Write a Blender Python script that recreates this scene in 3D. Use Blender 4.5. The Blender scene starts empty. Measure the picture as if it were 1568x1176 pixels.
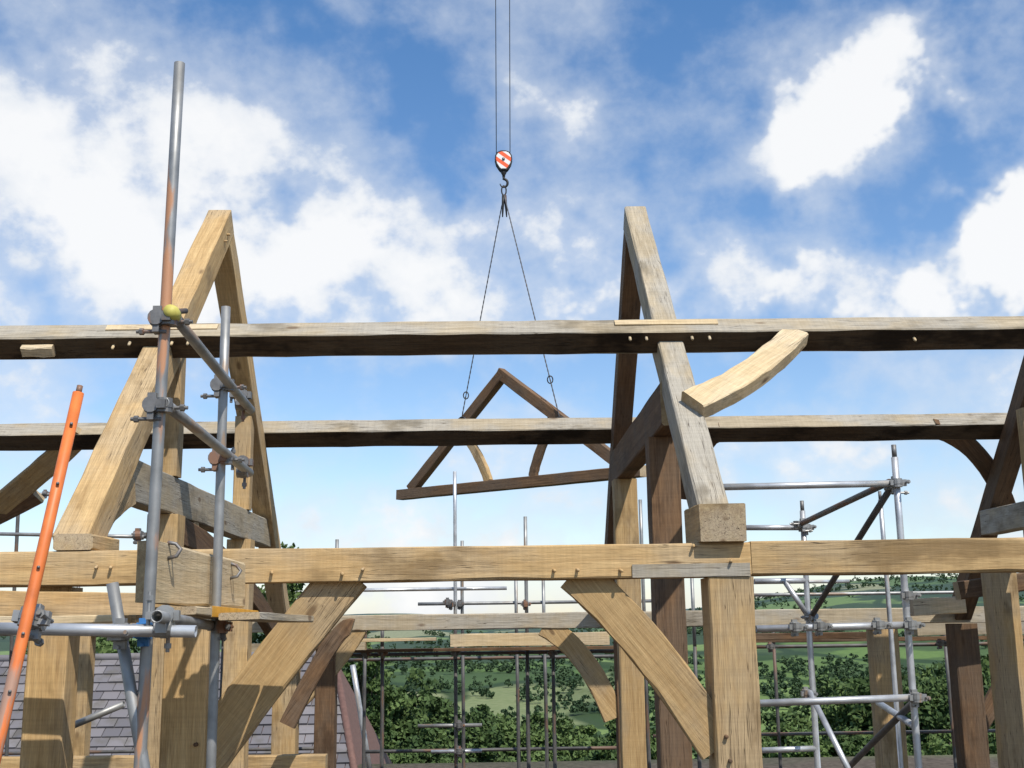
import bpy, math, random
import numpy as np
from mathutils import Vector, Matrix, noise
random.seed(7); np.random.seed(7)
scene=bpy.context.scene
C=bpy.context.collection
# ------------------------------------------------------------------ camera
F=1800.0
R=Matrix.Rotation(math.radians(-0.98),3,'Z')@Matrix.Rotation(math.radians(90+11.5),3,'X')@Matrix.Rotation(math.radians(-0.8),3,'Z')
cam=bpy.data.cameras.new("camera"); co=bpy.data.objects.new("camera",cam); C.objects.link(co)
co.matrix_world=R.to_4x4()
cam.sensor_width=36; cam.lens=36*F/1568; cam.clip_end=20000; cam.clip_start=0.05
scene.camera=co
def ray(px,py): return R@Vector(((px-784)/F,(588-py)/F,-1.0))
def hit(px,py,p,n):
    r=ray(px,py); n=Vector(n); return r*(Vector(p).dot(n)/r.dot(n))
def S(px,py,Y): return hit(px,py,(0,Y,0),(0,1,0))     # survey point on a wall plane Y
GZ=-2.4
# ------------------------------------------------------------------ node helpers
def newmat(name):
    m=bpy.data.materials.new(name); m.use_nodes=True; nt=m.node_tree
    return m,nt,nt.nodes["Principled BSDF"]
def N(nt,t,**k):
    n=nt.nodes.new(t)
    for a,b in k.items(): setattr(n,a,b)
    return n
def mapr(nt,src,a,b,c=0,d=1,smooth=False):
    n=nt.nodes.new("ShaderNodeMapRange"); n.interpolation_type='SMOOTHSTEP' if smooth else 'LINEAR'
    nt.links.new(src,n.inputs[0])
    for i,v in zip((1,2,3,4),(a,b,c,d)): n.inputs[i].default_value=v
    return n.outputs[0]
def mth(nt,op,a,b=None,clamp=False):
    n=nt.nodes.new("ShaderNodeMath"); n.operation=op; n.use_clamp=clamp
    for i,v in enumerate((a,b)):
        if v is None: continue
        if isinstance(v,(int,float)): n.inputs[i].default_value=v
        else: nt.links.new(v,n.inputs[i])
    return n.outputs[0]
def mixc(nt,f,a,b,bt='MIX'):
    n=nt.nodes.new("ShaderNodeMix"); n.data_type='RGBA'; n.blend_type=bt
    for i,v in ((0,f),(6,a),(7,b)):
        if isinstance(v,(int,float)): n.inputs[i].default_value=v
        elif isinstance(v,tuple): n.inputs[i].default_value=(*v,1)
        else: nt.links.new(v,n.inputs[i])
    return n.outputs[2]
def oak(name,light,dark,grey,greyamt,stain=.6,st0=.53):
    m,nt,b=newmat(name); L=nt.links.new
    tc=N(nt,"ShaderNodeTexCoord"); oi=N(nt,"ShaderNodeObjectInfo")
    off=N(nt,"ShaderNodeVectorMath",operation='SCALE'); off.inputs[0].default_value=(37,19,23); L(oi.outputs["Random"],off.inputs[3])
    ad=N(nt,"ShaderNodeVectorMath",operation='ADD'); L(tc.outputs["Object"],ad.inputs[0]); L(off.outputs[0],ad.inputs[1])
    def nz(sc,scale,det,rough=.6,dist=0):
        mp=N(nt,"ShaderNodeMapping"); mp.inputs["Scale"].default_value=sc; L(ad.outputs[0],mp.inputs[0])
        n=N(nt,"ShaderNodeTexNoise"); n.inputs["Scale"].default_value=scale; n.inputs["Detail"].default_value=det
        n.inputs["Roughness"].default_value=rough; n.inputs["Distortion"].default_value=dist
        L(mp.outputs[0],n.inputs["Vector"]); return n.outputs["Fac"]
    grain=nz((.28,6,6),5,5,.68,.6)
    blot=nz((.8,1.5,1.5),1.6,4,.6)
    fine=nz((1.0,22,22),7,3,.7)
    check=nz((.22,9,9),4,2,.5,.3)
    saw=nz((60,.6,.6),1.0,2,.5)
    g=mapr(nt,grain,.32,.68)
    c=mixc(nt,g,dark,light)
    gr=mapr(nt,blot,.40,.62,0,greyamt,True)
    c=mixc(nt,gr,c,grey)
    v=mth(nt,'MULTIPLY',mapr(nt,fine,.3,.7,.78,1.14),mapr(nt,saw,.35,.65,.95,1.04))
    vv=N(nt,"ShaderNodeCombineColor"); L(v,vv.inputs[0]); L(v,vv.inputs[1]); L(v,vv.inputs[2])
    c=mixc(nt,1.0,c,vv.outputs[0],'MULTIPLY')
    ck=mth(nt,'SUBTRACT',check,.5); ck=mth(nt,'ABSOLUTE',ck); ck=mapr(nt,ck,0,.012,1,0)
    msk=mapr(nt,blot,.47,.57); ck=mth(nt,'MULTIPLY',ck,msk)
    c=mixc(nt,mth(nt,'MULTIPLY',ck,.8),c,(.05,.03,.018))
    mp=N(nt,"ShaderNodeMapping"); mp.inputs["Scale"].default_value=(1.3,3.2,3.2); L(ad.outputs[0],mp.inputs[0])
    vo=N(nt,"ShaderNodeTexVoronoi"); vo.inputs["Scale"].default_value=1.3; L(mp.outputs[0],vo.inputs["Vector"])
    kn=mapr(nt,vo.outputs["Distance"],.05,.13,.7,0,True)
    c=mixc(nt,kn,c,(.11,.06,.03))
    st=nz((.6,1.2,1.2),2.3,4,.65); c=mixc(nt,mapr(nt,st,st0,st0+.16,0,stain,True),c,tuple(x*.42 for x in dark))
    rv=mapr(nt,oi.outputs["Random"],0,1,.84,1.10)
    hs=N(nt,"ShaderNodeHueSaturation"); L(c,hs.inputs["Color"]); L(rv,hs.inputs["Value"])
    L(hs.outputs[0],b.inputs["Base Color"]); b.inputs["Roughness"].default_value=.85
    b.inputs["Specular IOR Level"].default_value=.2
    bp=N(nt,"ShaderNodeBump"); bp.inputs["Strength"].default_value=.55; bp.inputs["Distance"].default_value=.007
    hh=mth(nt,'SUBTRACT',mth(nt,'ADD',grain,mth(nt,'MULTIPLY',fine,.5)),mth(nt,'MULTIPLY',ck,1.5))
    L(hh,bp.inputs["Height"]); L(bp.outputs[0],b.inputs["Normal"])
    return m
OAK=oak("green_oak",(.56,.385,.185),(.38,.24,.105),(.40,.32,.215),.5)
OAKG=oak("weathered_oak",(.48,.40,.28),(.30,.24,.155),(.38,.355,.305),.75)
OAKP=oak("fresh_sawn_oak",(.66,.52,.32),(.52,.385,.215),(.55,.47,.35),.45,.3)
OAKD=oak("dark_brown_oak",(.22,.13,.068),(.11,.062,.034),(.14,.105,.075),.6)  # darker brown oak for selected whole members
OAKU=oak("stained_shaded_oak",(.12,.075,.04),(.042,.026,.015),(.11,.08,.05),.6,.85,.48)  # staining plus painted-in shade for the purlins' lower faces
END=oak("oak_end_grain",(.50,.38,.21),(.34,.23,.12),(.42,.35,.26),.6)
def metal(name,col,rust,amt,met=.55,rough=.42,sc=9):
    m,nt,b=newmat(name); L=nt.links.new
    tc=N(nt,"ShaderNodeTexCoord"); oi=N(nt,"ShaderNodeObjectInfo")
    off=N(nt,"ShaderNodeVectorMath",operation='SCALE'); off.inputs[0].default_value=(37,19,23); L(oi.outputs["Random"],off.inputs[3])
    ad=N(nt,"ShaderNodeVectorMath",operation='ADD'); L(tc.outputs["Object"],ad.inputs[0]); L(off.outputs[0],ad.inputs[1])
    n=N(nt,"ShaderNodeTexNoise"); n.inputs["Scale"].default_value=sc; n.inputs["Detail"].default_value=6; L(ad.outputs[0],n.inputs["Vector"])
    mp=N(nt,"ShaderNodeMapping"); mp.inputs["Scale"].default_value=(6,6,1.1); L(ad.outputs[0],mp.inputs[0])
    n2=N(nt,"ShaderNodeTexNoise"); n2.inputs["Scale"].default_value=1.6; n2.inputs["Detail"].default_value=5; L(mp.outputs[0],n2.inputs["Vector"])
    c=mixc(nt,mapr(nt,n.outputs[0],.35,.65),tuple(x*.68 for x in col),col)
    f=mapr(nt,n2.outputs[0],.66-amt*.3,.70-amt*.25,0,.9,True)
    c=mixc(nt,f,c,rust)
    L(c,b.inputs["Base Color"]); b.inputs["Roughness"].default_value=rough
    L(mapr(nt,f,0,1,met,0),b.inputs["Metallic"])
    bp=N(nt,"ShaderNodeBump"); bp.inputs["Strength"].default_value=.25; bp.inputs["Distance"].default_value=.002
    L(n.outputs[0],bp.inputs["Height"]); L(bp.outputs[0],b.inputs["Normal"])
    return m
GALV=metal("galvanised_steel",(.34,.34,.33),(.26,.18,.12),.2,rough=.5)
GALVR=metal("paint_marked_steel",(.33,.33,.32),(.48,.22,.10),.50,rough=.5)
GALVD=metal("dull_shaded_steel",(.12,.115,.11),(.14,.08,.05),.4,met=.3,rough=.6)
ALU=metal("bright_galvanised_tube",(.58,.59,.60),(.4,.36,.32),.05,rough=.42)
ORNG=metal("orange_painted_steel",(.75,.19,.04),(.34,.22,.16),.2,met=0.,rough=.5)
COUP=metal("coupler_steel",(.20,.195,.19),(.22,.11,.06),.35,met=.5,rough=.55,sc=30)
DARK=metal("black_steel",(.03,.03,.03),(.08,.05,.04),.2,met=.4,rough=.5)
ROPE=metal("steel_wire_rope",(.09,.09,.095),(.12,.08,.06),.1,met=.4,rough=.5)
def flat(name,col,rough=.6,n=.15):
    m,nt,b=newmat(name); tc=N(nt,"ShaderNodeTexCoord"); nz=N(nt,"ShaderNodeTexNoise"); nz.inputs["Scale"].default_value=14; nz.inputs["Detail"].default_value=6
    nt.links.new(tc.outputs["Object"],nz.inputs["Vector"])
    c=mixc(nt,mapr(nt,nz.outputs[0],.3,.7),tuple(x*(1-n*2) for x in col),col); nt.links.new(c,b.inputs["Base Color"]); b.inputs["Roughness"].default_value=rough
    return m
YEL=flat("yellow_plastic",(.62,.55,.12)); YOR=flat("orange_band_paint",(.75,.36,.03)); BLUE=flat("blue_tape",(.05,.2,.45))
# ------------------------------------------------------------------ geometry helpers
def empty(name,loc=(0,0,0)):
    o=bpy.data.objects.new(name,None); C.objects.link(o); o.empty_display_size=.3; return o
def link(name,me,mats,parent,M=None,smooth=False):
    o=bpy.data.objects.new(name,me)
    for m in mats: me.materials.append(m)
    C.objects.link(o)
    if M is not None: o.matrix_world=M
    if parent: o.parent=parent
    if smooth: me.polygons.foreach_set("use_smooth",[True]*len(me.polygons))
    return o
def quad(p0,pm,p2,n=12):
    c=2*pm-.5*(p0+p2)
    return [(1-t)**2*p0+2*t*(1-t)*c+t*t*p2 for t in [i/n for i in range(n+1)]]
def timber(name,pts,w,h,side,parent,mat=None,cham=.007,rough=.003,h2=None,under=None):
    """rectangular timber swept along pts; w along 'side', h in the perpendicular direction"""
    mat=mat or OAK
    pts=[Vector(p) for p in pts]
    if len(pts)==2:
        a,b=pts; n=max(3,int((b-a).length/.3)); pts=[a.lerp(b,i/n) for i in range(n+1)]
    ax=(pts[-1]-pts[0]).normalized(); s=Vector(side); s=(s-ax*s.dot(ax)).normalized(); u=ax.cross(s)
    M=Matrix((ax,s,u)).transposed().to_4x4(); M.translation=pts[0]; Mi=M.inverted()
    lp=[Mi@p for p in pts]; n=len(lp); vs=[]; fs=[]
    for i,p in enumerate(lp):
        d=(lp[min(i+1,n-1)]-lp[max(i-1,0)]).normalized(); Y=Vector((0,1,0)); Z=d.cross(Y).normalized()
        hh=h if h2 is None else h+(h2-h)*i/(n-1)
        a=w/2; b=hh/2; c=cham*random.uniform(.5,2.2)
        for (y,z) in ((-a+c,-b),(a-c,-b),(a,-b+c),(a,b-c),(a-c,b),(-a+c,b),(-a,b-c),(-a,-b+c)):
            q=p+Y*(y+random.uniform(-rough,rough))+Z*(z+random.uniform(-rough,rough)); vs.append(q)
    for i in range(n-1):
        for k in range(8):
            k2=(k+1)%8; fs.append((i*8+k,i*8+k2,(i+1)*8+k2,(i+1)*8+k))
    fs.append(tuple(range(7,-1,-1))); fs.append(tuple((n-1)*8+k for k in range(8)))
    me=bpy.data.meshes.new(name); me.from_pydata([tuple(v) for v in vs],[],fs); me.update()
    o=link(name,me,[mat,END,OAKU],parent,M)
    me.polygons[len(fs)-1].material_index=1; me.polygons[len(fs)-2].material_index=1
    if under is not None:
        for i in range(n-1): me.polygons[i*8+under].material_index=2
    return o
def tube(name,p0,p1,parent,mat=None,r=.0242,seg=16):
    mat=mat or GALV; p0=Vector(p0); p1=Vector(p1); d=p1-p0; Lh=d.length
    vs=[];fs=[];ri=r*.82
    nr=max(1,int(Lh/.5)); rings=[(r,Lh*i/nr) for i in range(nr+1)]+[(ri,Lh)]+[(ri,0)]
    bow=random.uniform(-.004,.004)
    for rr,z in rings:
        off=bow*math.sin(math.pi*z/Lh)*min(Lh,3)
        for k in range(seg):
            a=2*math.pi*k/seg; vs.append((rr*math.cos(a)+off,rr*math.sin(a),z))
    m=len(rings)
    for i in range(m):
        j=(i+1)%m
        for k in range(seg):
            k2=(k+1)%seg; fs.append((i*seg+k,i*seg+k2,j*seg+k2,j*seg+k))
    me=bpy.data.meshes.new(name); me.from_pydata(vs,[],fs); me.update()
    q=d.to_track_quat('Z','Y'); M=q.to_matrix().to_4x4(); M.translation=p0
    return link(name,me,[mat],parent,M,True)
def sweep(name,pts,r,parent,mat,seg=8,radf=None):
    pts=[Vector(p) for p in pts]; n=len(pts); vs=[];fs=[]; prev=None
    for i,p in enumerate(pts):
        d=(pts[min(i+1,n-1)]-pts[max(i-1,0)]).normalized()
        if prev is None:
            a=Vector((0,0,1)) if abs(d.z)<.9 else Vector((1,0,0)); u=d.cross(a).normalized()
        else: u=(prev-d*prev.dot(d)).normalized()
        prev=u; v=d.cross(u); rr=r*(radf(i) if radf else 1)
        for k in range(seg):
            t=2*math.pi*k/seg; vs.append(tuple(p+u*rr*math.cos(t)+v*rr*math.sin(t)))
    for i in range(n-1):
        for k in range(seg):
            k2=(k+1)%seg; fs.append((i*seg+k,i*seg+k2,(i+1)*seg+k2,(i+1)*seg+k))
    fs.append(tuple(range(seg-1,-1,-1))); fs.append(tuple((n-1)*seg+k for k in range(seg)))
    me=bpy.data.meshes.new(name); me.from_pydata(vs,[],fs); me.update()
    return link(name,me,[mat],parent,None,True)
def coupler(p,a1,a2,parent,mat=None,name="coupler",s=1.0):
    """right-angle scaffold coupler: two collars, hinge lugs, two bolts with nuts"""
    p=Vector(p); a1=Vector(a1).normalized(); a2=Vector(a2).normalized()
    nrm=a1.cross(a2)
    nrm=nrm.normalized() if nrm.length>.05 else a1.orthogonal().normalized()
    if nrm.y>0: nrm=-nrm
    V=[];Fc=[]
    def cyl(c,ax,r,L,seg=12):
        ax=ax.normalized(); u=ax.orthogonal().normalized(); v=ax.cross(u); b=len(V)
        for sg in (-.5,.5):
            for k in range(seg):
                t=2*math.pi*k/seg; V.append(tuple(c+ax*L*sg+u*r*math.cos(t)+v*r*math.sin(t)))
        for k in range(seg):
            k2=(k+1)%seg; Fc.append((b+k,b+k2,b+seg+k2,b+seg+k))
        Fc.append(tuple(b+k for k in range(seg-1,-1,-1))); Fc.append(tuple(b+seg+k for k in range(seg)))
    def bx(c,x,y,z,dx,dy,dz):
        b=len(V)
        for i in (-1,1):
            for j in (-1,1):
                for k in (-1,1): V.append(tuple(c+x*dx*i+y*dy*j+z*dz*k))
        for f in ((0,1,3,2),(4,6,7,5),(0,4,5,1),(2,3,7,6),(0,2,6,4),(1,5,7,3)): Fc.append(tuple(b+q for q in f))
    r=.031*s
    for ax,ot,sg in ((a1,a2,1),(a2,a1,-1)):
        c=p+nrm*.024*sg
        cyl(c,ax,r,.052*s); cyl(c,ax,r*1.08,.018*s)
        sd=ax.cross(nrm).normalized()
        bx(c+sd*.042*s,ax,sd,nrm,.02*s,.014*s,.012*s)
        cyl(c+sd*.05*s+nrm*.02*sg*s,nrm,.007*s,.11*s,8)
        cyl(c+sd*.05*s+nrm*.055*sg*s,nrm,.013*s,.016*s,6)
        bx(c-sd*.036*s,ax,sd,nrm,.016*s,.01*s,.016*s)
    me=bpy.data.meshes.new(name); me.from_pydata(V,[],Fc); me.update()
    return link(name,me,[mat or COUP],parent)
def peg(p,d,parent,r=.012,L=.05,mat=None):
    p=Vector(p); d=Vector(d).normalized()
    return sweep("oak_peg",[p-d*.03,p+d*L*.8,p+d*L],r,parent,mat or OAK,8,lambda i:(1,.95,.6)[i])
X=Vector((1,0,0));Y=Vector((0,1,0));Z=Vector((0,0,1))
# ------------------------------------------------------------------ oak frame
fr=empty("oak_timber_frame")
YF=7.2; XL,XR,X3=-2.58,1.387,5.69
zpl=S(784,861,YF).z; hp=.205
xj=S(1150,850,YF).x
timber("front_wall_plate",[(-7,YF+.13,zpl),(xj,YF+.13,zpl)],.25,hp,Y,fr)
timber("front_wall_plate_end",[(xj+.004,YF+.13,zpl+.008),(9,YF+.13,zpl+.008)],.25,hp,Y,fr)
sp0=S(968,868,YF); timber("scarf_joint_cheek",[(sp0.x,YF,zpl-.062),(xj-.01,YF,zpl-.062)],.008,.08,Y,fr,OAKG,cham=.002,rough=.001)
def fpost(px,py,w,Yc,z1,name="wall_post",mat=None,z0=GZ):
    x=S(px,py,Yc-w/2).x; return timber(name,[(x,Yc,z0),(x,Yc,z1)],w,w,X,fr,mat)
zb=zpl-hp/2-.003
fpost(1125,1000,.275,YF+.145,zb); fpost(281,1080,.26,YF+.145,zb); fpost(68,1050,.24,YF+.3,zb,mat=OAK)
def W(px,py,Yp): return S(px,py,Yp)
timber("knee_brace",quad(W(535,876,YF+.12),W(432,1003,YF+.12),W(312,1165,YF+.12)),.1,.275,Y,fr)
timber("knee_brace",quad(W(878,876,YF+.12),W(990,990,YF+.12),W(1100,1145,YF+.12)),.1,.245,Y,fr)
# roof trusses (principal rafters in planes X=const)
c44=math.cos(math.radians(44)); s44=math.sin(math.radians(44))
def truss(Xc,wr,lower):
    ap=Vector((Xc,10.7,3.74)); f=Vector((Xc,7.32,.47)); r=Vector((Xc,14.55,.05))
    d1=(ap-f).normalized(); d2=(ap-r).normalized()
    timber("principal_rafter",[f,ap+d1*.10],wr,.25,X,fr,OAK if Xc<0 else OAKG)
    timber("principal_rafter",[r,ap-d2*.13],wr-.01,.24,X,fr,OAK if Xc<0 else OAKD)
    for t_ in (.96,.93): peg(f.lerp(ap,t_)+X*wr*.5,(1,0,0),fr,.012,.03)
truss(XL,.215,0); truss(XR,.2,0); truss(X3,.21,0); truss(-6.7,.21,0)
zt=zpl+hp/2+.003
xh=S(1107,800,YF-.06).x
timber("post_head",[(xh,YF-.06,zt+.115),(xh,YF+.5,zt+.115)],.28,.23,X,fr,OAK,h2=.26)
xh=S(112,830,YF-.0).x
timber("rafter_foot_block",[(xh,YF,zt+.05),(xh,YF+.5,zt+.05)],.24,.10,X,fr)
def rafz(y): return 3.70-(10.7-y)*.966 if y<10.7 else 3.70-(y-10.7)*.95
for Xc,cz,ch in ((XR,1.62,.34),(XL,1.03,.30),(X3,1.05,.28),(-6.7,1.03,.3)):
    y0=8.75 if cz>1.5 else 8.0; y1=12.75 if cz>1.5 else 13.45
    timber("collar_beam",[(Xc-.03,y0,cz),(Xc-.03,y1,cz)],.16,ch,X,fr,OAKD if Xc==XR else OAKG)
    for py_ in (9.4,12.2):
        top=cz-ch/2-.003
        timber("aisle_post",[(Xc-.02,py_,GZ),(Xc-.02,py_,top)],.24,.24,X,fr,OAKD if (py_<10 and Xc==XR) else OAK)
        if cz<1.5: timber("queen_post",[(Xc-.02,py_,cz+ch/2+.003),(Xc-.02,py_,rafz(py_)-.12)],.17,.17,X,fr)
    timber("collar_brace",quad(Vector((Xc,9.5,cz-ch/2-.7)),Vector((Xc,9.78,cz-ch/2-.28)),Vector((Xc,10.2,cz-ch/2-.02))),.08,.17,X,fr)
timber("arch_brace",quad(Vector((XL,9.3,.78)),Vector((XL,11.6,.55)),Vector((XL,14.2,-.1))),.12,.22,X,fr,OAKD)
timber("arch_brace",quad(Vector((XL,7.55,.45)),Vector((XL,7.75,.72)),Vector((XL,8.3,.95))),.12,.2,X,fr)
# purlins, canted with the roof slope
def purlin(yc,zc,sgn,mat,x0,x1,name="purlin",w=.2):
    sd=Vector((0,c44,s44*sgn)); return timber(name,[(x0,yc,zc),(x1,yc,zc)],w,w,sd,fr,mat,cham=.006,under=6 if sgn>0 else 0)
pz=S(784,517,8.93).z; purlin(8.93,pz,1,OAKG,-8.5,9.5)
pz2=S(784,661,12.78).z; purlin(12.78,pz2,-1,OAKG,-8.5,9.5,w=.215)
un=Vector((0,-s44,c44))
for a,b in ((158,330),(943,1102)):
    xa=S(a,500,8.8).x; xb=S(b,500,8.8).x
    cpt=Vector((0,8.93,pz))+un*.106+Vector((0,c44,s44))*.03
    timber("tenon_cover_batten",[Vector((xa,0,0))+cpt,Vector((xb,0,0))+cpt],.07,.014,Vector((0,c44,s44)),fr,OAKP,cham=.002,rough=.001)
dn=Vector((0,-c44,-s44))
for a,q in ((965,518),(990,513),(1060,513),(1087,519),(171,530),(197,537),(262,534),(287,528),(1400,488)):
    xx=S(a,q,8.8).x; peg(Vector((xx,8.93,pz))+dn*.1+un*random.choice((.05,.02)),dn,fr,.012,.045,OAKP)
xx=S(52,530,8.75).x
timber("cleat",[Vector((xx-.12,8.93,pz))+dn*.13+un*.0,Vector((xx+.12,8.93,pz))+dn*.13],.06,.09,dn,fr,OAKP)
# wind brace up to front purlin (in the roof plane)
rp=Vector((0,8.93,pz))+un*.04
def RP(px,py): return hit(px,py,rp,un)
timber("wind_brace",quad(RP(1060,620),RP(1148,575),RP(1218,514)),.12,.235,un,fr,OAKP,h2=.20)
rp2=Vector((0,12.7,pz2)); un2=Vector((0,s44,c44))
def RQ(px,py): return hit(px,py,rp2,un2)
timber("wind_brace",quad(RQ(1425,655),RQ(1500,700),RQ(1550,800)),.09,.2,un2,fr,OAKD)
timber("wind_brace",quad(RQ(125,662),RQ(70,715),RQ(-15,785)),.09,.25,un2,fr,OAK)
timber("wind_brace",[RQ(60,760),RQ(-20,800)],.09,.16,un2,fr,OAKD)
timber("wind_brace",quad(RQ(1105,660),RQ(1070,690),RQ(1040,760)),.09,.2,un2,fr,OAKD)
# rear wall
YR=14.6; zr=S(784,951,YR).z
timber("rear_wall_plate",[(-8,YR,zr),(9.5,YR,zr)],.22,.19,Y,fr,OAKG)
for px_,w_ in ((497,.24),(1365,.3),(118,.22),(232,.16),(962,.26),(1490,.28),(435,.28)):
    fpost(px_,1080,w_,YR if px_ not in (1490,) else 13.9,zr-.1,"rear_wall_post",OAK if px_ in(435,1365,118) else OAKD)
fpost(1549,1000,.28,12.9,S(1549,868,12.9).z,"aisle_post",OAK)
timber("cross_rail",[S(1465,905,13.3),S(1640,880,13.3)],.16,.2,Y,fr,OAKD)
timber("cross_rail",[S(1395,930,14.2),S(1475,926,14.2)],.16,.2,Y,fr,OAKP)
def RW(px,py): return S(px,py,YR-.05)
timber("knee_brace",quad(RW(548,960),RW(505,1020),RW(440,1085)),.09,.25,Y,fr,OAK)
timber("knee_brace",quad(RW(832,958),RW(893,1010),RW(940,1100)),.09,.26,Y,fr,OAK)
timber("knee_brace",quad(S(440,1110,12),S(505,990,12),S(540,960,12)),.08,.16,Y,fr,OAKD)
timber("knee_brace",quad(RW(1480,1130),RW(1500,1110),RW(1560,1000)),.09,.2,Y,fr,OAKD)
timber("sill_rail",[S(-30,1172,12.5),S(500,1168,12.5)],.15,.16,Y,fr,OAK)
for a,q in ((524,878),(556,871),(848,873),(884,872),(950,873),(1062,835),(1120,858),(416,876),(148,868),(170,868)):
    p=S(a,q,YF); peg(p,(random.uniform(-.3,.3),-1,-.25),fr,.010,.035)
for a,q in ((1112,1128),(1118,1165),(300,1140)): peg(S(a,q,YF),(0,-1,0),fr,.013,.02,OAKD)
st=empty("loose_oak_beam")
timber("beam",[(-1.475,5.05,.235),(-1.475,6.9,.235)],.075,.262,X,st,OAKP)
sweep("lifting_eye",[Vector((-1.44,5.25,.30)),Vector((-1.40,5.25,.31)),Vector((-1.385,5.26,.34)),Vector((-1.41,5.27,.365)),Vector((-1.44,5.25,.37))],.009,st,COUP)
sweep("lifting_eye_far",[Vector((-1.44,6.5,.26)),Vector((-1.40,6.5,.27)),Vector((-1.385,6.52,.30)),Vector((-1.41,6.52,.33)),Vector((-1.44,6.5,.34))],.009,st,COUP)
# ------------------------------------------------------------------ suspended truss
su=empty("suspended_roof_truss")
A=S(612,758,24); B=S(985,721,20); n=(B-A).cross(Z).normalized()
if n.y>0: n=-n
def T(px,py,o=0): return hit(px,py,A+n*o,n)
timber("tie_beam",[T(612,758),T(985,721)],.2,.2,n,su,OAKD)
timber("principal_rafter",[T(630,750),T(773,570)],.17,.2,n,su,OAKD)
timber("principal_rafter",[T(765,571),T(972,727)],.17,.2,n,su,OAKD)
timber("raking_strut",quad(T(748,737),T(733,700),T(706,655)),.1,.17,n,su,OAK)
timber("raking_strut",quad(T(817,729),T(824,700),T(846,640)),.1,.17,n,su,OAKD)
timber("collar",[T(700,660),T(882,655)],.12,.2,n,su,OAKD)
# ------------------------------------------------------------------ crane hook block
hb=empty("crane_hook_block")
HC=S(771,248,22.0)
m,nt,b=newmat("hook_warning_stripes"); tc=N(nt,"ShaderNodeTexCoord"); sx=N(nt,"ShaderNodeSeparateXYZ"); nt.links.new(tc.outputs["Object"],sx.inputs[0])
t=mth(nt,'ADD',mth(nt,'MULTIPLY',sx.outputs[0],.75),sx.outputs[2]); t=mth(nt,'FRACT',mth(nt,'ADD',mth(nt,'MULTIPLY',t,5.2),10.1))
nt.links.new(mixc(nt,mth(nt,'GREATER_THAN',t,.5),(.78,.78,.76),(.82,.12,.03)),b.inputs["Base Color"]); b.inputs["Roughness"].default_value=.4
STR=m
def plate(name,outline,y0,y1,mat,parent,loc):
    k=len(outline); vs=[(x,y0,z) for x,z in outline]+[(x,y1,z) for x,z in outline]
    fs=[tuple(range(k)),tuple(range(2*k-1,k-1,-1))]+[(i,k+i,k+(i+1)%k,(i+1)%k) for i in range(k)]
    me=bpy.data.meshes.new(name); me.from_pydata(vs,[],fs); me.update(); o=link(name,me,[mat],parent)
    o.location=loc; bm=o.modifiers.new("b",'BEVEL'); bm.width=.006; bm.segments=2; return o
ol=[(-.05,.22),(.05,.22),(.12,.19),(.165,.12),(.175,.03),(.15,-.07),(.09,-.17),(.06,-.20),(-.06,-.20),(-.09,-.17),(-.15,-.07),(-.175,.03),(-.165,.12),(-.12,.19)]
ol2=[(x*.86,z*.86) for x,z in ol]
plate("cheek_plate",ol2,-.085,-.07,STR,hb,HC); plate("cheek_plate",ol2,.07,.085,STR,hb,HC)
plate("side_frame",ol,-.069,-.045,DARK,hb,HC); plate("side_frame",ol,.045,.069,DARK,hb,HC)
def disc(name,c,r,L,mat,parent,seg=28):
    return sweep(name,[c-Y*L/2,c-Y*L*.3,c,c+Y*L*.3,c+Y*L/2],r,parent,mat,seg,lambda i:(1,.92,.86,.92,1)[i])
disc("sheave",HC+Z*.03,.15,.08,DARK,hb)
disc("axle",HC+Z*.03,.03,.2,COUP,hb,12)
sweep("swivel",[HC-Z*.19,HC-Z*.24,HC-Z*.28,HC-Z*.32],.045,hb,DARK,12,lambda i:(1.2,1.2,.7,.6)[i])
hk=[HC+Vector((0,0,-.30)),HC+Vector((0,0,-.36))]+[HC+Vector((.075*math.sin(a)*-1+.0,0,-.445+.085*math.cos(a))) for a in [math.radians(d) for d in range(20,-261,-20)]]
sweep("hook",hk,.026,hb,DARK,10,lambda i:1 if i<9 else max(.4,1-.08*(i-8)))
ml=[HC+Vector((.045*math.cos(a),.0,-.60+.10*math.sin(a))) for a in [2*math.pi*k/20 for k in range(21)]]
sweep("master_link",ml,.014,hb,DARK)
for dx in (-.02,.03):
    c0=HC+Vector((dx,0,-.70))
    sweep("chain_shortener",[c0,c0-Z*.15,c0-Z*.32+X*dx*.4,c0-Z*.45+X*dx*.6],.022,hb,DARK,8,lambda i:(1,1.2,.9,.5)[i])
for pa,pb in (((756,-700),(760,235)),((778.5,-700),(781,235))):
    a=S(*pa,22.0); b_=S(*pb,22.0); sweep("hoist_rope",[a,b_],.008,hb,ROPE,8)
sl=empty("lifting_chain_sling")
def chain(p0,p1):
    n_=int((p1-p0).length/.05); pts=[p0.lerp(p1,i/n_) for i in range(n_+1)]
    sweep("chain_leg",pts,.0125,sl,ROPE,6,lambda i:1.15 if i%2 else .75)
top=HC+Vector((0,0,-.68))
TL=T(707,640,.1); TR=T(857,640,.1)
kl=top.lerp(TL,.9); kr=top.lerp(TR,.84)
chain(top,TL); chain(top,TR)
for k in (kl,kr): sweep("sling_ring",[k+Vector((.05*math.cos(a),0,.07*math.sin(a))) for a in [2*math.pi*q/14 for q in range(15)]],.012,sl,DARK,6)
for e in (TL,TR):
    sweep("choke_loop",[e+Vector((.14*math.cos(a)*n.y*-1,.14*math.cos(a)*n.x,.14*math.sin(a)-.12)) for a in [2*math.pi*q/14 for q in range(15)]],.013,sl,ROPE,6)
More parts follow.
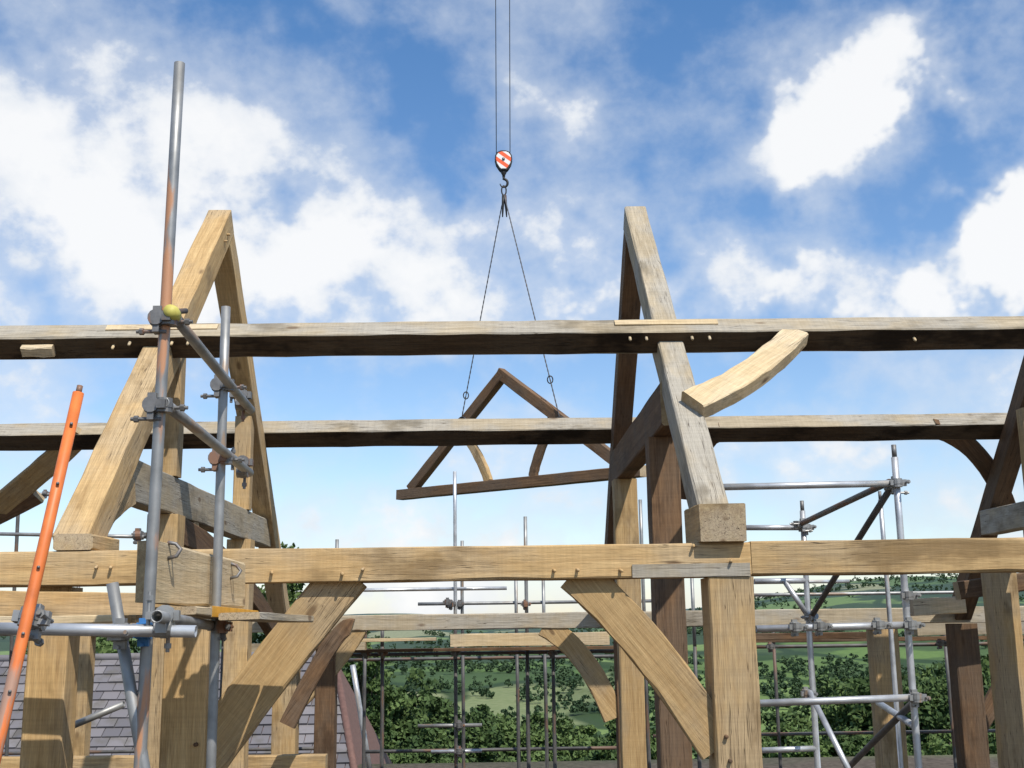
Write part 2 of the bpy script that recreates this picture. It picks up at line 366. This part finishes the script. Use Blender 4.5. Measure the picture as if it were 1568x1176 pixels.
# ------------------------------------------------------------------ scaffolding, left foreground
sc=empty("tube_scaffolding")
t1a=S(275,97,4.9); t1b=S(214,1176,4.9); ext=(t1b-t1a).normalized()
tube("standard",t1b+ext*1.6,t1a,sc,GALVR)
t2a=S(346,470,6.0); t2b=S(323,1176,6.0); tube("standard",t2b+(t2b-t2a).normalized()*1.4,t2a,sc,GALV)
la,lb=S(262,478,4.85),S(384,628,6.5); tube("transom",la,lb,sc,GALV)
lc,ld=S(250,616,4.85),S(382,724,6.5); tube("transom",lc,ld,sc,GALV)
tube("transom_stub",S(258,478,4.86),S(285,476,4.95),sc,GALVD,r=.012)
sweep("tube_end_cap",[la+(la-lb).normalized()*.025,la+(lb-la).normalized()*.01,la+(lb-la).normalized()*.045],.033,sc,YEL,16,lambda i:(.8,1.05,1.0)[i])
def cpl(px,py,Yp,a1,a2,mat=None,s=1.15): return coupler(S(px,py,Yp),a1,a2,sc,mat,s=s)
cpl(250,488,4.88,Z,lb-la); cpl(242,621,4.88,Z,lb-la); cpl(341,590,6.0,Z,lb-la); cpl(338,702,6.0,Z,lb-la)
cpl(370,612,6.4,X,lb-la); cpl(372,715,6.4,X,lb-la)
oa,ob=S(120,602,4.4),S(-6,1150,4.1); tube("orange_tube",ob+(ob-oa)*.4,oa,sc,ORNG,r=.021)
od=(ob-oa).normalized()
sweep("tube_end_pin",[oa,oa-od*.03],.012,sc,COUP)
for t_ in (.10,.28,.52,.7,.85):
    q=oa.lerp(ob,t_); sweep("locking_pin",[q+Vector((.012,-.030,.0)),q+Vector((-.012,.03,0))],.006,sc,COUP,8)
cpl(50,948,4.35,oa-ob,X,GALV,1.25)
ra,rb=S(-40,962,4.75),S(300,967,4.75); tube("ledger",ra,rb,sc,ALU)
ua,ub=S(172,893,4.9),S(186,975,4.9); tube("standard_stub",ub+(ub-ua).normalized()*2.2,ua,sc,GALV)
cpl(182,968,4.83,Z,X,GALV,1.2); cpl(218,966,4.85,Z,X,BLUE,1.1)
va,vb=S(240,944,4.55),S(345,962,6.6); tube("transom",va,vb,sc,GALV); cpl(252,952,4.75,X,vb-va,GALV,1.25)
cpl(337,960,6.0,Z,X); cpl(70,756,16,X,Z)
tube("ledger",S(-30,757,16),S(78,757,16),sc,GALV)
tube("ledger",S(-30,817,15.6),S(222,822,15.6),sc,GALV); cpl(212,820,15.6,X,Z,COUP,2)
tube("brace_tube",S(85,1122,8.5),S(190,1078,8.5),sc,GALV)
tube("standard",(S(30,900,16).x,16,GZ),S(30,740,16),sc,GALVD)
bd=empty("scaffold_boards")
def board(p0,p1,w,h,mat=OAKP,name="board"): return timber(name,[p0,p1],w,h,Y,bd,mat,cham=.003,rough=.0015)
for i,yy in enumerate((5.85,6.085,6.32,6.555,6.79)):
    board((-4.6,yy,.048+.002*i),(-1.80+.02*(i%3)+(.32 if i>2 else 0),yy,.045+.002*i),.225,.038,(OAKP,OAK,OAKG,OAKP,OAK)[i])
timber("toe_board",[S(-40,925,6.95),S(225,930,6.95)],.036,.16,Y,bd,OAK,cham=.003)
timber("end_board",[(-1.41,5.3,.075),(-1.36,7.0,.05)],.19,.036,X,bd,OAKP,cham=.003)
timber("end_board",[(-1.19,5.6,.05),(-1.15,7.0,.04)],.19,.036,X,bd,OAKG,cham=.003)
timber("board_end_band",[(-1.311,5.55,.073),(-1.285,6.5,.06)],.012,.05,X,bd,YOR,cham=.001,rough=0)
# ------------------------------------------------------------------ scaffolding on the right
s2=empty("tube_scaffolding")
def vtube(px,py,Yp,ptop,par,mat,r=.0242,z0=GZ):
    p=S(px,py,Yp); t_=S(px,ptop,Yp); o=tube("standard",(p.x,Yp,z0),(p.x,Yp,t_.z),par,mat,r)
    tube("spigot",(p.x,Yp,t_.z-.005),(p.x,Yp,t_.z+.09),par,COUP,r*.72); return p.x
xa=vtube(1388,930,8.3,700,s2,ALU); xb=vtube(1238,930,10.5,782,s2,ALU); vtube(1352,820,12.5,765,s2,ALU)
def lt(a,ya,b_,yb,mat=ALU,cp=(0,0),par=s2,r=.0242):
    p=S(*a,ya);q=S(*b_,yb); tube("ledger",p,q,par,mat,r)
    for e,f in ((p,cp[0]),(q,cp[1])):
        if f: coupler(e,Z,q-p,par,GALV,s=1.15)
lt((1100,746),8.3,(1372,740),8.3,cp=(0,1)); lt((1140,808),10.5,(1234,808),10.5,cp=(0,1))
lt((1158,963),8.25,(1394,957),8.25,cp=(0,1)); lt((1160,1077),8.25,(1402,1068),8.25,cp=(0,1))
lt((1165,1149),10.5,(1252,1146),10.5,cp=(0,0)); lt((1155,890),10.5,(1238,889),10.5,cp=(0,0))
lt((1225,803),10.4,(1362,738),8.4,COUP,(1,0)); lt((1242,945),10.4,(1366,744),8.4,GALVD,(1,1))
lt((1240,1060),10.4,(1300,1180),9.6); lt((1290,1185),10.3,(1402,1072),8.4,GALVD); lt((1345,1076),9.5,(1400,1112),8.3)
lt((1200,888),10.5,(1242,950),10.5,ALU)
coupler(S(1218,960,8.25),Z,X,s2,GALV,s=1.1); coupler(S(1255,959,8.25),Z,X,s2,GALV,s=1.1); coupler(S(1345,957,8.25),Z,X,s2,GALV,s=1.1)
coupler(S(1235,1062,10.45),Z,X,s2,GALV,s=1.2);coupler(S(1389,912,8.3),Z,X,s2,GALV,s=1.1)
# ------------------------------------------------------------------ rear scaffolding
s3=empty("tube_scaffolding")
for px_,top_,Yp,mt in ((697,722,16,ALU),(708,828,17.2,GALV),(806,791,16,GALV),(790,880,17.2,GALV),(832,888,17.2,GALV),(515,826,16,GALV),(560,960,17.2,GALVD),(586,960,16,GALVD),(845,960,16,GALVD),(985,765,16,GALV),
      (1180,960,17.2,GALVD),(1440,960,17.2,GALVD),(1060,880,16,GALV),(1115,940,17,GALVD),(345,900,16,GALV),(98,880,17,GALVD),(120,890,17,GALV)):
    x=S(px_,900,Yp).x; zt_=S(px_,top_,Yp).z; zm=S(px_,990,Yp).z
    tube("standard",(x,Yp,zm),(x,Yp,zt_),s3,mt); tube("standard",(x,Yp,GZ-.2),(x,Yp,zm-.002),s3,GALVD)  # lower length in darker steel: shade put into its colour
def hl(a,b_,Yp,mat=GALV,cp=1):
    p=S(*a,Yp);q=S(*b_,Yp); q.z=p.z=(p.z+q.z)/2; tube("ledger",p,q,s3,mat)
hl((500,905),(776,900),16.05,ALU); hl((640,925),(1000,920),17.25); hl((520,1003),(960,997),16.05,GALVD); hl((520,1010),(960,1005),17.25,GALVD)
hl((640,1112),(738,1110),16.05,GALV); hl((660,1152),(738,1149),17.25,ALU); hl((560,1150),(960,1146),17.3,GALVD)
hl((1000,1130),(1600,1115),17.2,GALVD); hl((1150,990),(1600,985),16.05,GALVD); hl((1150,892),(1300,890),16.05,ALU); hl((1150,912),(1560,905),17.2,GALV)
hl((-30,872),(215,872),16.05,GALV); hl((-30,1150),(500,1150),17.2,GALVD)
for a,q,Yp in ((690,925,16),(703,925,17.2),(703,1110,16),(703,1150,16),(804,925,16),(685,922,16),(560,1000,16),(586,1000,16),(845,1000,16),(697,1000,16),(1440,985,16),(1180,990,16)):
    coupler(S(a,q,Yp-.05),Z,X,s3,COUP,s=1.3)
def rb_(a,b_,Yp,w,h,mat): 
    p=S(*a,Yp);q=S(*b_,Yp); q.z=p.z=(p.z+q.z)/2; timber("platform_board",[p,q],w,h,Y,s3,mat,cham=.003)
rb_((690,980),(932,978),15.5,.23,.16,OAKP); rb_((350,992),(560,990),15.55,.23,.10,OAKG); rb_((545,975),(668,984),15.7,.22,.04,OAKP)
rb_((520,996),(960,992),15.9,.23,.04,OAKD); rb_((1150,984),(1620,972),16.2,.23,.05,OAKD); rb_((1150,975),(1330,972),15.6,.23,.08,OAKD)
rb_((-40,955),(430,955),15.6,.23,.12,OAK); rb_((1400,965),(1620,958),15.7,.23,.17,OAKG)
tube("raking_pole",S(540,1018,18),S(567,1185,18),s3,ALU,r=.04)
# ------------------------------------------------------------------ slate-roofed house
hs=empty("slate_roof_house")
SL,nt,b=newmat("concrete_slate"); g=N(nt,"ShaderNodeNewGeometry"); nz=N(nt,"ShaderNodeTexNoise"); nz.inputs["Scale"].default_value=3; nz.inputs["Detail"].default_value=6; nt.links.new(g.outputs["Position"],nz.inputs["Vector"])
c=mixc(nt,g.outputs["Random Per Island"],(.10,.095,.105),(.20,.185,.19)); c=mixc(nt,mapr(nt,nz.outputs[0],.5,.68,0,.6),c,(.09,.08,.055)); nt.links.new(c,b.inputs["Base Color"]); b.inputs["Roughness"].default_value=.75
RD=flat("hip_tile_clay",(.17,.09,.07),.8); WALL=flat("rendered_wall",(.5,.46,.4),.9)
ze,zg=-3.6,S(510,1004,24).z
xr0=S(512,1010,24).x; xr1=S(565,1176,20).x
nrow=20; V=[];Fc=[]
P0=Vector((0,20,ze)); sl_d=Vector((0,4,zg-ze)); sn=Vector((0,-(zg-ze),4)).normalized()
for i in range(nrow+1):
    t0=i/nrow; xmax=xr1+(xr0-xr1)*t0; x=-14-(i%2)*.16
    while x<xmax-.02:
        w=.32; x2=min(x+w-.014,xmax); z_=random.uniform(-.006,.01)
        a=P0+sl_d*t0; b2=P0+sl_d*min(1,(t0+1.25/nrow))
        for (xx,q,o) in ((x,a,.05+z_),(x2,a,.05+z_+random.uniform(-.006,.006)),(x2,b2,.012),(x,b2,.012),(x,a,.0),(x2,a,.0)): V.append(tuple(Vector((xx,q.y,q.z))+sn*o))
        k=len(V)-6; Fc.append((k,k+1,k+2,k+3)); Fc.append((k+4,k+5,k+1,k)); Fc.append((k+1,k+5,k+2)); Fc.append((k+4,k,k+3)); x+=w
me=bpy.data.meshes.new("roof_slates"); me.from_pydata(V,[],Fc); me.update(); link("roof_slates",me,[SL],hs)
me=bpy.data.meshes.new("roof_deck"); e=.02
v=[(-14,20,ze-e),(xr1,20,ze-e),(xr0,24,zg-e),(-14,24,zg-e),(xr1,28,ze-e),(-14,28,ze-e)]
me.from_pydata(v,[],[(0,1,2,3),(3,2,4,5),(1,4,2),(0,5,4,1)]); me.update(); link("roof_deck",me,[RD],hs)
sweep("hip_ridge",[Vector((xr1,20,ze+.03)),Vector((xr0,24,zg+.03))],.07,hs,RD,10); sweep("ridge",[Vector((-14,24,zg+.03)),Vector((xr0,24,zg+.03))],.08,hs,SL,10)
def boxm(name,a,b_,mat,par):
    (x0,y0,z0),(x1,y1,z1)=a,b_; vs=[(x,y,z) for x in(x0,x1) for y in(y0,y1) for z in(z0,z1)]
    me=bpy.data.meshes.new(name); me.from_pydata(vs,[],[(0,1,3,2),(4,6,7,5),(0,4,5,1),(2,3,7,6),(0,2,6,4),(1,5,7,3)]); me.update(); return link(name,me,[mat],par)
boxm("walls",(-13.6,20.3,-8),(xr1-.35,27.7,ze-.03),WALL,hs)
for x in (-11,-8,-5.5): boxm("window",(x,20.27,ze-1.6),(x+1,20.4,ze-.5),DARK,hs); boxm("window_sill",(x-.08,20.2,ze-1.68),(x+1.08,20.34,ze-1.605),WALL,hs)
# ------------------------------------------------------------------ terrain
ys=np.array([-80,22,40,110,250,400,900,1600,2600,4000,9000.]); zs=np.array([GZ,GZ,-6.0,-18,-32,-34,-24,-8,-2,-6,-80.])
def sm(a,b_,x): 
    t=np.clip((x-a)/(b_-a),0,1); return t*t*(3-2*t)
def hgt(x,y):
    x=np.asarray(x,float);y=np.asarray(y,float)
    h=np.interp(y,ys,zs)
    h=h+70*np.exp(-((x-.36*y)/(.17*y+60))**2)*sm(450,1900,y)*(1-.5*sm(3000,5000,y))
    h=h+30*np.exp(-((x+.5*y)/(.2*y+60))**2)*sm(700,2100,y)
    h=h+16*np.exp(-((x+.09*y)/(.06*y+30))**2)*sm(900,1700,y)
    und=np.sin(x/130+1.3)*np.cos(y/170)*3+np.sin(x/57+y/91)*1.2+np.sin(x/340-y/410+2)*9
    return h+und*sm(60,500,y)+ (np.sin(x/9)*np.cos(y/7)*.12)*sm(22,40,y)
jy=np.concatenate([np.linspace(-80,30,30),30*np.exp(np.linspace(0.02,math.log(9000/30),230))]); iu=np.linspace(-1,1,221)
U,YY=np.meshgrid(iu,jy); XX=U*(150+np.abs(YY)*1.1); ZZ=hgt(XX,YY)
def npmesh(name,vv,q,mats,smooth=False,par=None):
    me=bpy.data.meshes.new(name); me.vertices.add(len(vv)); me.vertices.foreach_set("co",vv.astype(np.float32).ravel())
    k=q.shape[1]; me.loops.add(q.size); me.loops.foreach_set("vertex_index",q.astype(np.int32).ravel())
    me.polygons.add(len(q)); me.polygons.foreach_set("loop_start",np.arange(0,q.size,k,dtype=np.int32)); me.polygons.foreach_set("loop_total",np.full(len(q),k,np.int32))
    me.update(calc_edges=True); me.validate(); return link(name,me,mats,par,None,smooth)
def gridmesh(name,XX,YY,ZZ,mat):
    h_,w_=XX.shape; vv=np.stack([XX,YY,ZZ],-1).reshape(-1,3); idx=np.arange(h_*w_).reshape(h_,w_)
    q=np.stack([idx[:-1,:-1],idx[:-1,1:],idx[1:,1:],idx[1:,:-1]],-1).reshape(-1,4)
    return npmesh(name,vv,q,[mat],True)
GR,nt,b=newmat("pasture_ground"); L=nt.links.new; g=N(nt,"ShaderNodeNewGeometry"); sp=N(nt,"ShaderNodeSeparateXYZ"); L(g.outputs["Position"],sp.inputs[0])
mp=N(nt,"ShaderNodeMapping"); mp.inputs["Scale"].default_value=(1/95,1/230,0); mp.inputs["Rotation"].default_value=(0,0,.4); L(g.outputs["Position"],mp.inputs[0])
nd=N(nt,"ShaderNodeTexNoise"); nd.inputs["Scale"].default_value=1.5; L(mp.outputs[0],nd.inputs["Vector"])
vm=N(nt,"ShaderNodeVectorMath",operation='MULTIPLY_ADD'); L(nd.outputs["Color"],vm.inputs[0]); vm.inputs[1].default_value=(.6,.6,0); L(mp.outputs[0],vm.inputs[2])
v1=N(nt,"ShaderNodeTexVoronoi"); v1.inputs["Scale"].default_value=1; L(vm.outputs[0],v1.inputs["Vector"])
v2=N(nt,"ShaderNodeTexVoronoi"); v2.feature='DISTANCE_TO_EDGE'; v2.inputs["Scale"].default_value=1; L(vm.outputs[0],v2.inputs["Vector"])
sc_=N(nt,"ShaderNodeSeparateColor"); L(v1.outputs["Color"],sc_.inputs[0])
cr=N(nt,"ShaderNodeValToRGB"); L(sc_.outputs[0],cr.inputs[0]); e=cr.color_ramp.elements; e[0].color=(.065,.11,.038,1); e[1].color=(.32,.31,.18,1)
for p_,cc in ((.25,(.13,.20,.06,1)),(.5,(.21,.28,.10,1)),(.75,(.10,.155,.05,1))): x_=cr.color_ramp.elements.new(p_); x_.color=cc
nf=N(nt,"ShaderNodeTexNoise"); nf.inputs["Scale"].default_value=.35; nf.inputs["Detail"].default_value=7; L(g.outputs["Position"],nf.inputs["Vector"])
c=mixc(nt,mapr(nt,nf.outputs[0],.35,.65,0,.4),cr.outputs[0],(.06,.11,.03))
c=mixc(nt,mapr(nt,v2.outputs["Distance"],.03,.06,.9,0),c,(.025,.05,.02))
nw=N(nt,"ShaderNodeTexNoise"); nw.inputs["Scale"].default_value=.006; nw.inputs["Detail"].default_value=5; L(g.outputs["Position"],nw.inputs["Vector"])
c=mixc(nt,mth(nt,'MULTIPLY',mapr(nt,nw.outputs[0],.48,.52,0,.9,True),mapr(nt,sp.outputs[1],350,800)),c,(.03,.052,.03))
far_haze=mapr(nt,sp.outputs[1],600,2600,0,.6); c=mixc(nt,far_haze,c,(.085,.125,.14))  # aerial haze painted into the ground colour with distance
yard=mapr(nt,mth(nt,'ADD',sp.outputs[1],mth(nt,'MULTIPLY',nf.outputs[0],6)),24,28,1,0)
n3=N(nt,"ShaderNodeTexNoise"); n3.inputs["Scale"].default_value=12; n3.inputs["Detail"].default_value=6; L(g.outputs["Position"],n3.inputs["Vector"])
dirt=mixc(nt,mapr(nt,n3.outputs[0],.35,.65),(.06,.047,.035),(.13,.105,.08)); c=mixc(nt,yard,c,dirt)
L(c,b.inputs["Base Color"]); b.inputs["Roughness"].default_value=.95; b.inputs["Specular IOR Level"].default_value=.1
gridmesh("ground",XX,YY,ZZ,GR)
# ------------------------------------------------------------------ vegetation
def leafmat(name,a,b_,c2,scale=.5):
    m,nt,b=newmat(name); L=nt.links.new; g=N(nt,"ShaderNodeNewGeometry"); nz=N(nt,"ShaderNodeTexNoise"); nz.inputs["Scale"].default_value=scale; nz.inputs["Detail"].default_value=3; L(g.outputs["Position"],nz.inputs["Vector"])
    c=mixc(nt,mapr(nt,nz.outputs[0],.40,.60),a,b_); c=mixc(nt,mth(nt,'MULTIPLY',g.outputs["Random Per Island"],.4),c,c2)
    L(c,b.inputs["Base Color"]); b.inputs["Roughness"].default_value=.7; b.inputs["Specular IOR Level"].default_value=.15; return m
LEAF=leafmat("broadleaf_foliage",(.032,.06,.02),(.105,.155,.05),(.11,.16,.05),.12)
LEAFD=leafmat("distant_foliage",(.035,.065,.03),(.06,.10,.045),(.08,.12,.06),.03)
BARK=flat("bark",(.10,.08,.06),.9)
def leaves(cent,size):
    n_=len(cent); a=np.random.normal(size=(n_,3)); a/=np.linalg.norm(a,axis=1)[:,None]
    b_=np.cross(a,np.random.normal(size=(n_,3))); b_/=np.linalg.norm(b_,axis=1)[:,None]; s=(size*np.random.uniform(.6,1.3,n_))[:,None]
    v=np.stack([cent-a*s,cent+b_*s*.6,cent+a*s,cent-b_*s*.6],1).reshape(-1,3); return v
def crown(x,y,z0,H,Rr,ncl,nl,size,low=.25):
    d=np.random.normal(size=(ncl,3)); d/=np.linalg.norm(d,axis=1)[:,None]; r=np.random.uniform(.3,1,ncl)**.65
    cz=z0+H*(.5+low/2); hz=H*(1-low)/2
    cc=np.array([x,y,cz])+d*r[:,None]*np.array([Rr,Rr,hz])*np.random.uniform(.72,1.02,(ncl,1))
    cr_=Rr*np.random.uniform(.16,.28,ncl)
    e=np.random.normal(size=(ncl*nl,3)); e/=np.linalg.norm(e,axis=1)[:,None]; rr=np.random.uniform(.3,1,ncl*nl)**.5
    return np.repeat(cc,nl,0)+e*rr[:,None]*np.repeat(cr_,nl)[:,None]*np.array([1,1,.7]),cc
def trunk(x,y,z0,H,r,cc,V,Q):
    def cone(p0,p1,r0,r1,seg=7):
        p0=np.array(p0);p1=np.array(p1);d=p1-p0;d=d/np.linalg.norm(d);u=np.cross(d,[.3,1,.1]);u/=np.linalg.norm(u);w=np.cross(d,u);b_=sum(len(q) for q in V)
        t=np.linspace(0,2*np.pi,seg,endpoint=False); rg=lambda p,r_:p+np.outer(np.cos(t)*r_,u)+np.outer(np.sin(t)*r_,w)
        V.append(np.vstack([rg(p0,r0),rg(p1,r1)])); k=np.arange(seg);k2=(k+1)%seg; Q.append(np.stack([b_+k,b_+k2,b_+seg+k2,b_+seg+k],1))
    top=(x+.2,y,z0+H*.8); cone((x,y,z0-.5),top,r,r*.25)
    for c_ in cc[::8]: cone((x,y,z0+H*random.uniform(.25,.6)),c_,r*.4,r*.08,5)
def tree(name,x,y,top,Rr,ncl,nl,size,low=.2):
    z0=float(hgt(x,y)); H=top-z0; lc_,cc=crown(x,y,z0,H,Rr,ncl,nl,size,low); v=leaves(lc_,size); q=np.arange(len(v)).reshape(-1,4)
    V=[];Q=[]; trunk(x,y,z0,H,Rr*.07+.05,cc,V,Q); bv=np.vstack(V); bq=np.vstack(Q)
    o=npmesh(name,np.vstack([v,bv]),np.vstack([q,bq+len(v)]),[LEAF,BARK]); mi=np.zeros(len(q)+len(bq),np.int32); mi[len(q):]=1; o.data.polygons.foreach_set("material_index",mi); return o
for px_,top_,Yp,rr in ((432,822,34,1.5),(160,888,33,2.2),(556,930,40,1.2)):
    p=S(px_,top_,Yp); tree("broadleaf_tree",p.x,Yp,p.z,rr,90,90,.085)
LV=[];BV=[];BQ=[]
def wood(pxa,pxb,n_,tops,Ya,Yb):
    for i in range(n_):
        px_=pxa+(pxb-pxa)*(i+random.uniform(0,1))/n_; Yp=random.uniform(Ya,Yb); p=S(px_,random.uniform(*tops),Yp); z0=float(hgt(p.x,Yp)); H=max(3.5,p.z-z0)
        Rr=min(5.,H*random.uniform(.34,.5)); lc_,cc=crown(p.x,Yp,z0,H,Rr,80,85,.2,.08); LV.append(leaves(lc_,.0023*Yp+.012)); trunk(p.x,Yp,z0,H,.14,cc,BV,BQ)
wood(530,960,9,(1110,1165),62,85); wood(540,640,4,(1005,1040),90,120); wood(640,1000,6,(1060,1110),120,170); wood(560,1000,7,(1085,1135),90,120)
wood(1160,1600,10,(1090,1160),52,75); wood(1290,1640,12,(990,1050),75,105); wood(-100,500,7,(1000,1060),60,80); wood(1160,1300,3,(1065,1105),90,130); wood(1420,1640,6,(975,1000),65,85)
v=np.vstack(LV); q=np.arange(len(v)).reshape(-1,4); bv=np.vstack(BV); bq=np.vstack(BQ)
o=npmesh("woodland_trees",np.vstack([v,bv]),np.vstack([q,bq+len(v)]),[LEAF,BARK]); mi=np.zeros(len(q)+len(bq),np.int32); mi[len(q):]=1; o.data.polygons.foreach_set("material_index",mi)
LV=[]
for i in range(110):
    yy=190*math.exp(random.uniform(0,2.5)); xx_=random.uniform(-.55,.6)*yy; ang=random.choice((.4,1.97))+random.uniform(-.2,.2); Ln=random.uniform(60,300)*(yy/500)**.5
    k=int(Ln/7)
    for j in range(k):
        if random.random()<.2: continue
        x=xx_+math.cos(ang)*j*7+random.uniform(-3,3); y=yy+math.sin(ang)*j*7+random.uniform(-3,3)
        if y<170: continue
        z0=float(hgt(x,y)); H=random.uniform(3,8); lc_,_=crown(x,y,z0,H,H*.5,12,14,1,0); LV.append(leaves(lc_,.65))
v=np.vstack(LV); npmesh("hedgerow_trees",v,np.arange(len(v)).reshape(-1,4),[LEAFD])
# ------------------------------------------------------------------ sun and sky
el=53; az=math.radians(152)
sd=Vector((math.sin(az)*math.cos(math.radians(el)),math.cos(az)*math.cos(math.radians(el)),math.sin(math.radians(el))))
ld_=bpy.data.lights.new("sun",'SUN'); ld_.energy=5.0; ld_.angle=math.radians(.5); ld_.color=(1,.94,.85)
lo=bpy.data.objects.new("sun",ld_); C.objects.link(lo); lo.rotation_mode='QUATERNION'; lo.rotation_quaternion=sd.to_track_quat('Z','Y'); lo.location=(10,-20,30)
w=bpy.data.worlds.new("World"); scene.world=w; w.use_nodes=True; nt=w.node_tree; L=nt.links.new
try: w.cycles.sampling_method='NONE'
except Exception as ex: print(ex)
bg=nt.nodes["Background"]; STRG=.1; bg.inputs[1].default_value=STRG
sky=N(nt,"ShaderNodeTexSky"); sky.sky_type='NISHITA'; sky.sun_disc=False; sky.sun_elevation=math.radians(el); sky.sun_rotation=az; sky.altitude=200; sky.air_density=1; sky.dust_density=.6; sky.ozone_density=2
tc=N(nt,"ShaderNodeTexCoord"); gen=tc.outputs["Generated"]
mp=N(nt,"ShaderNodeMapping"); mp.inputs["Scale"].default_value=(1,1,1.25); mp.inputs["Rotation"].default_value=(0,math.radians(12),0); mp.inputs["Location"].default_value=(3.1,1.7,.4); L(gen,mp.inputs[0])
n1=N(nt,"ShaderNodeTexNoise"); n1.inputs["Scale"].default_value=8; n1.inputs["Detail"].default_value=8; n1.inputs["Roughness"].default_value=.55; n1.inputs["Distortion"].default_value=0; L(mp.outputs[0],n1.inputs["Vector"])
n2=N(nt,"ShaderNodeTexNoise"); n2.inputs["Scale"].default_value=24; n2.inputs["Detail"].default_value=5; n2.inputs["Roughness"].default_value=.55; L(mp.outputs[0],n2.inputs["Vector"])
# turbulent displacement of the cloud field
w1=N(nt,"ShaderNodeTexNoise"); w1.inputs["Scale"].default_value=13; w1.inputs["Detail"].default_value=4; w1.inputs["Roughness"].default_value=.6; L(gen,w1.inputs["Vector"])
wv=N(nt,"ShaderNodeVectorMath",operation='MULTIPLY_ADD'); L(w1.outputs["Color"],wv.inputs[0]); wv.inputs[1].default_value=(.17,.0,.15); L(gen,wv.inputs[2])
wo=N(nt,"ShaderNodeVectorMath",operation='SUBTRACT'); L(wv.outputs[0],wo.inputs[0]); wo.inputs[1].default_value=(.085,0,.075)
wgen=wo.outputs[0]
blobs=[(500,420,280,105,.60),(150,350,270,160,.36),(330,210,300,120,.17),(90,60,260,110,.24),(870,275,130,85,.30),(1020,220,180,60,.12),(720,340,110,60,.2),
 (1370,110,120,62,.50),(1240,200,95,55,.48),(1480,415,115,80,.72),(1560,370,70,80,.7),(1150,425,120,50,.38),(1265,445,75,45,.36),(880,400,75,42,.32),
 (540,825,190,60,.36),(720,905,320,55,.42),(1430,765,160,72,.42),(50,620,200,90,.34),(1190,695,130,50,.26),(1500,600,110,45,.15),
 (650,30,90,80,-.2),(1490,240,120,90,-.3),(1530,60,70,90,-.25),(1150,60,120,70,-.12),(780,590,280,40,-.2),(655,170,60,60,-.16)]
acc=None
for (px_,py_,rx,ry,wt) in blobs:
    d=ray(px_,py_).normalized()
    m_=N(nt,"ShaderNodeVectorMath",operation='MULTIPLY_ADD'); L(wgen,m_.inputs[0]); sv=Vector((F/rx/1.7,3,F/ry/1.7)); m_.inputs[1].default_value=sv; m_.inputs[2].default_value=(-d.x*sv.x,-d.y*sv.y,-d.z*sv.z)
    l_=N(nt,"ShaderNodeVectorMath",operation='LENGTH'); L(m_.outputs[0],l_.inputs[0])
    o_=mapr(nt,l_.outputs["Value"],0,1,wt,0,True)
    acc=o_ if acc is None else mth(nt,'ADD',acc,o_)
nn=mth(nt,'ADD',mth(nt,'MULTIPLY',mth(nt,'SUBTRACT',n1.outputs[0],.5),1.9),mth(nt,'MULTIPLY',mth(nt,'SUBTRACT',n2.outputs[0],.5),.7))
den=mth(nt,'ADD',nn,acc)
veil=mapr(nt,den,-.26,.46,0,.55,True); core=mapr(nt,den,.08,.56,0,.95,True)
dens=mth(nt,'MAXIMUM',veil,core)
sx=N(nt,"ShaderNodeSeparateXYZ"); L(gen,sx.inputs[0])
tint=mixc(nt,mapr(nt,sx.outputs[2],.02,.50),(1.65,1.60,1.62),(.92,1.38,1.70))
skc=mixc(nt,1.0,sky.outputs[0],tint,'MULTIPLY')
shade=mapr(nt,mth(nt,'SUBTRACT',den,mth(nt,'MULTIPLY',n2.outputs[0],.6)),-.1,.32)
cc=mixc(nt,shade,(7.3,7.9,8.7),(9.8,9.85,9.9))
fin=mixc(nt,dens,skc,cc)
L(fin,bg.inputs[0])
scene.view_settings.view_transform='Standard'; scene.view_settings.look='None'; scene.view_settings.exposure=0
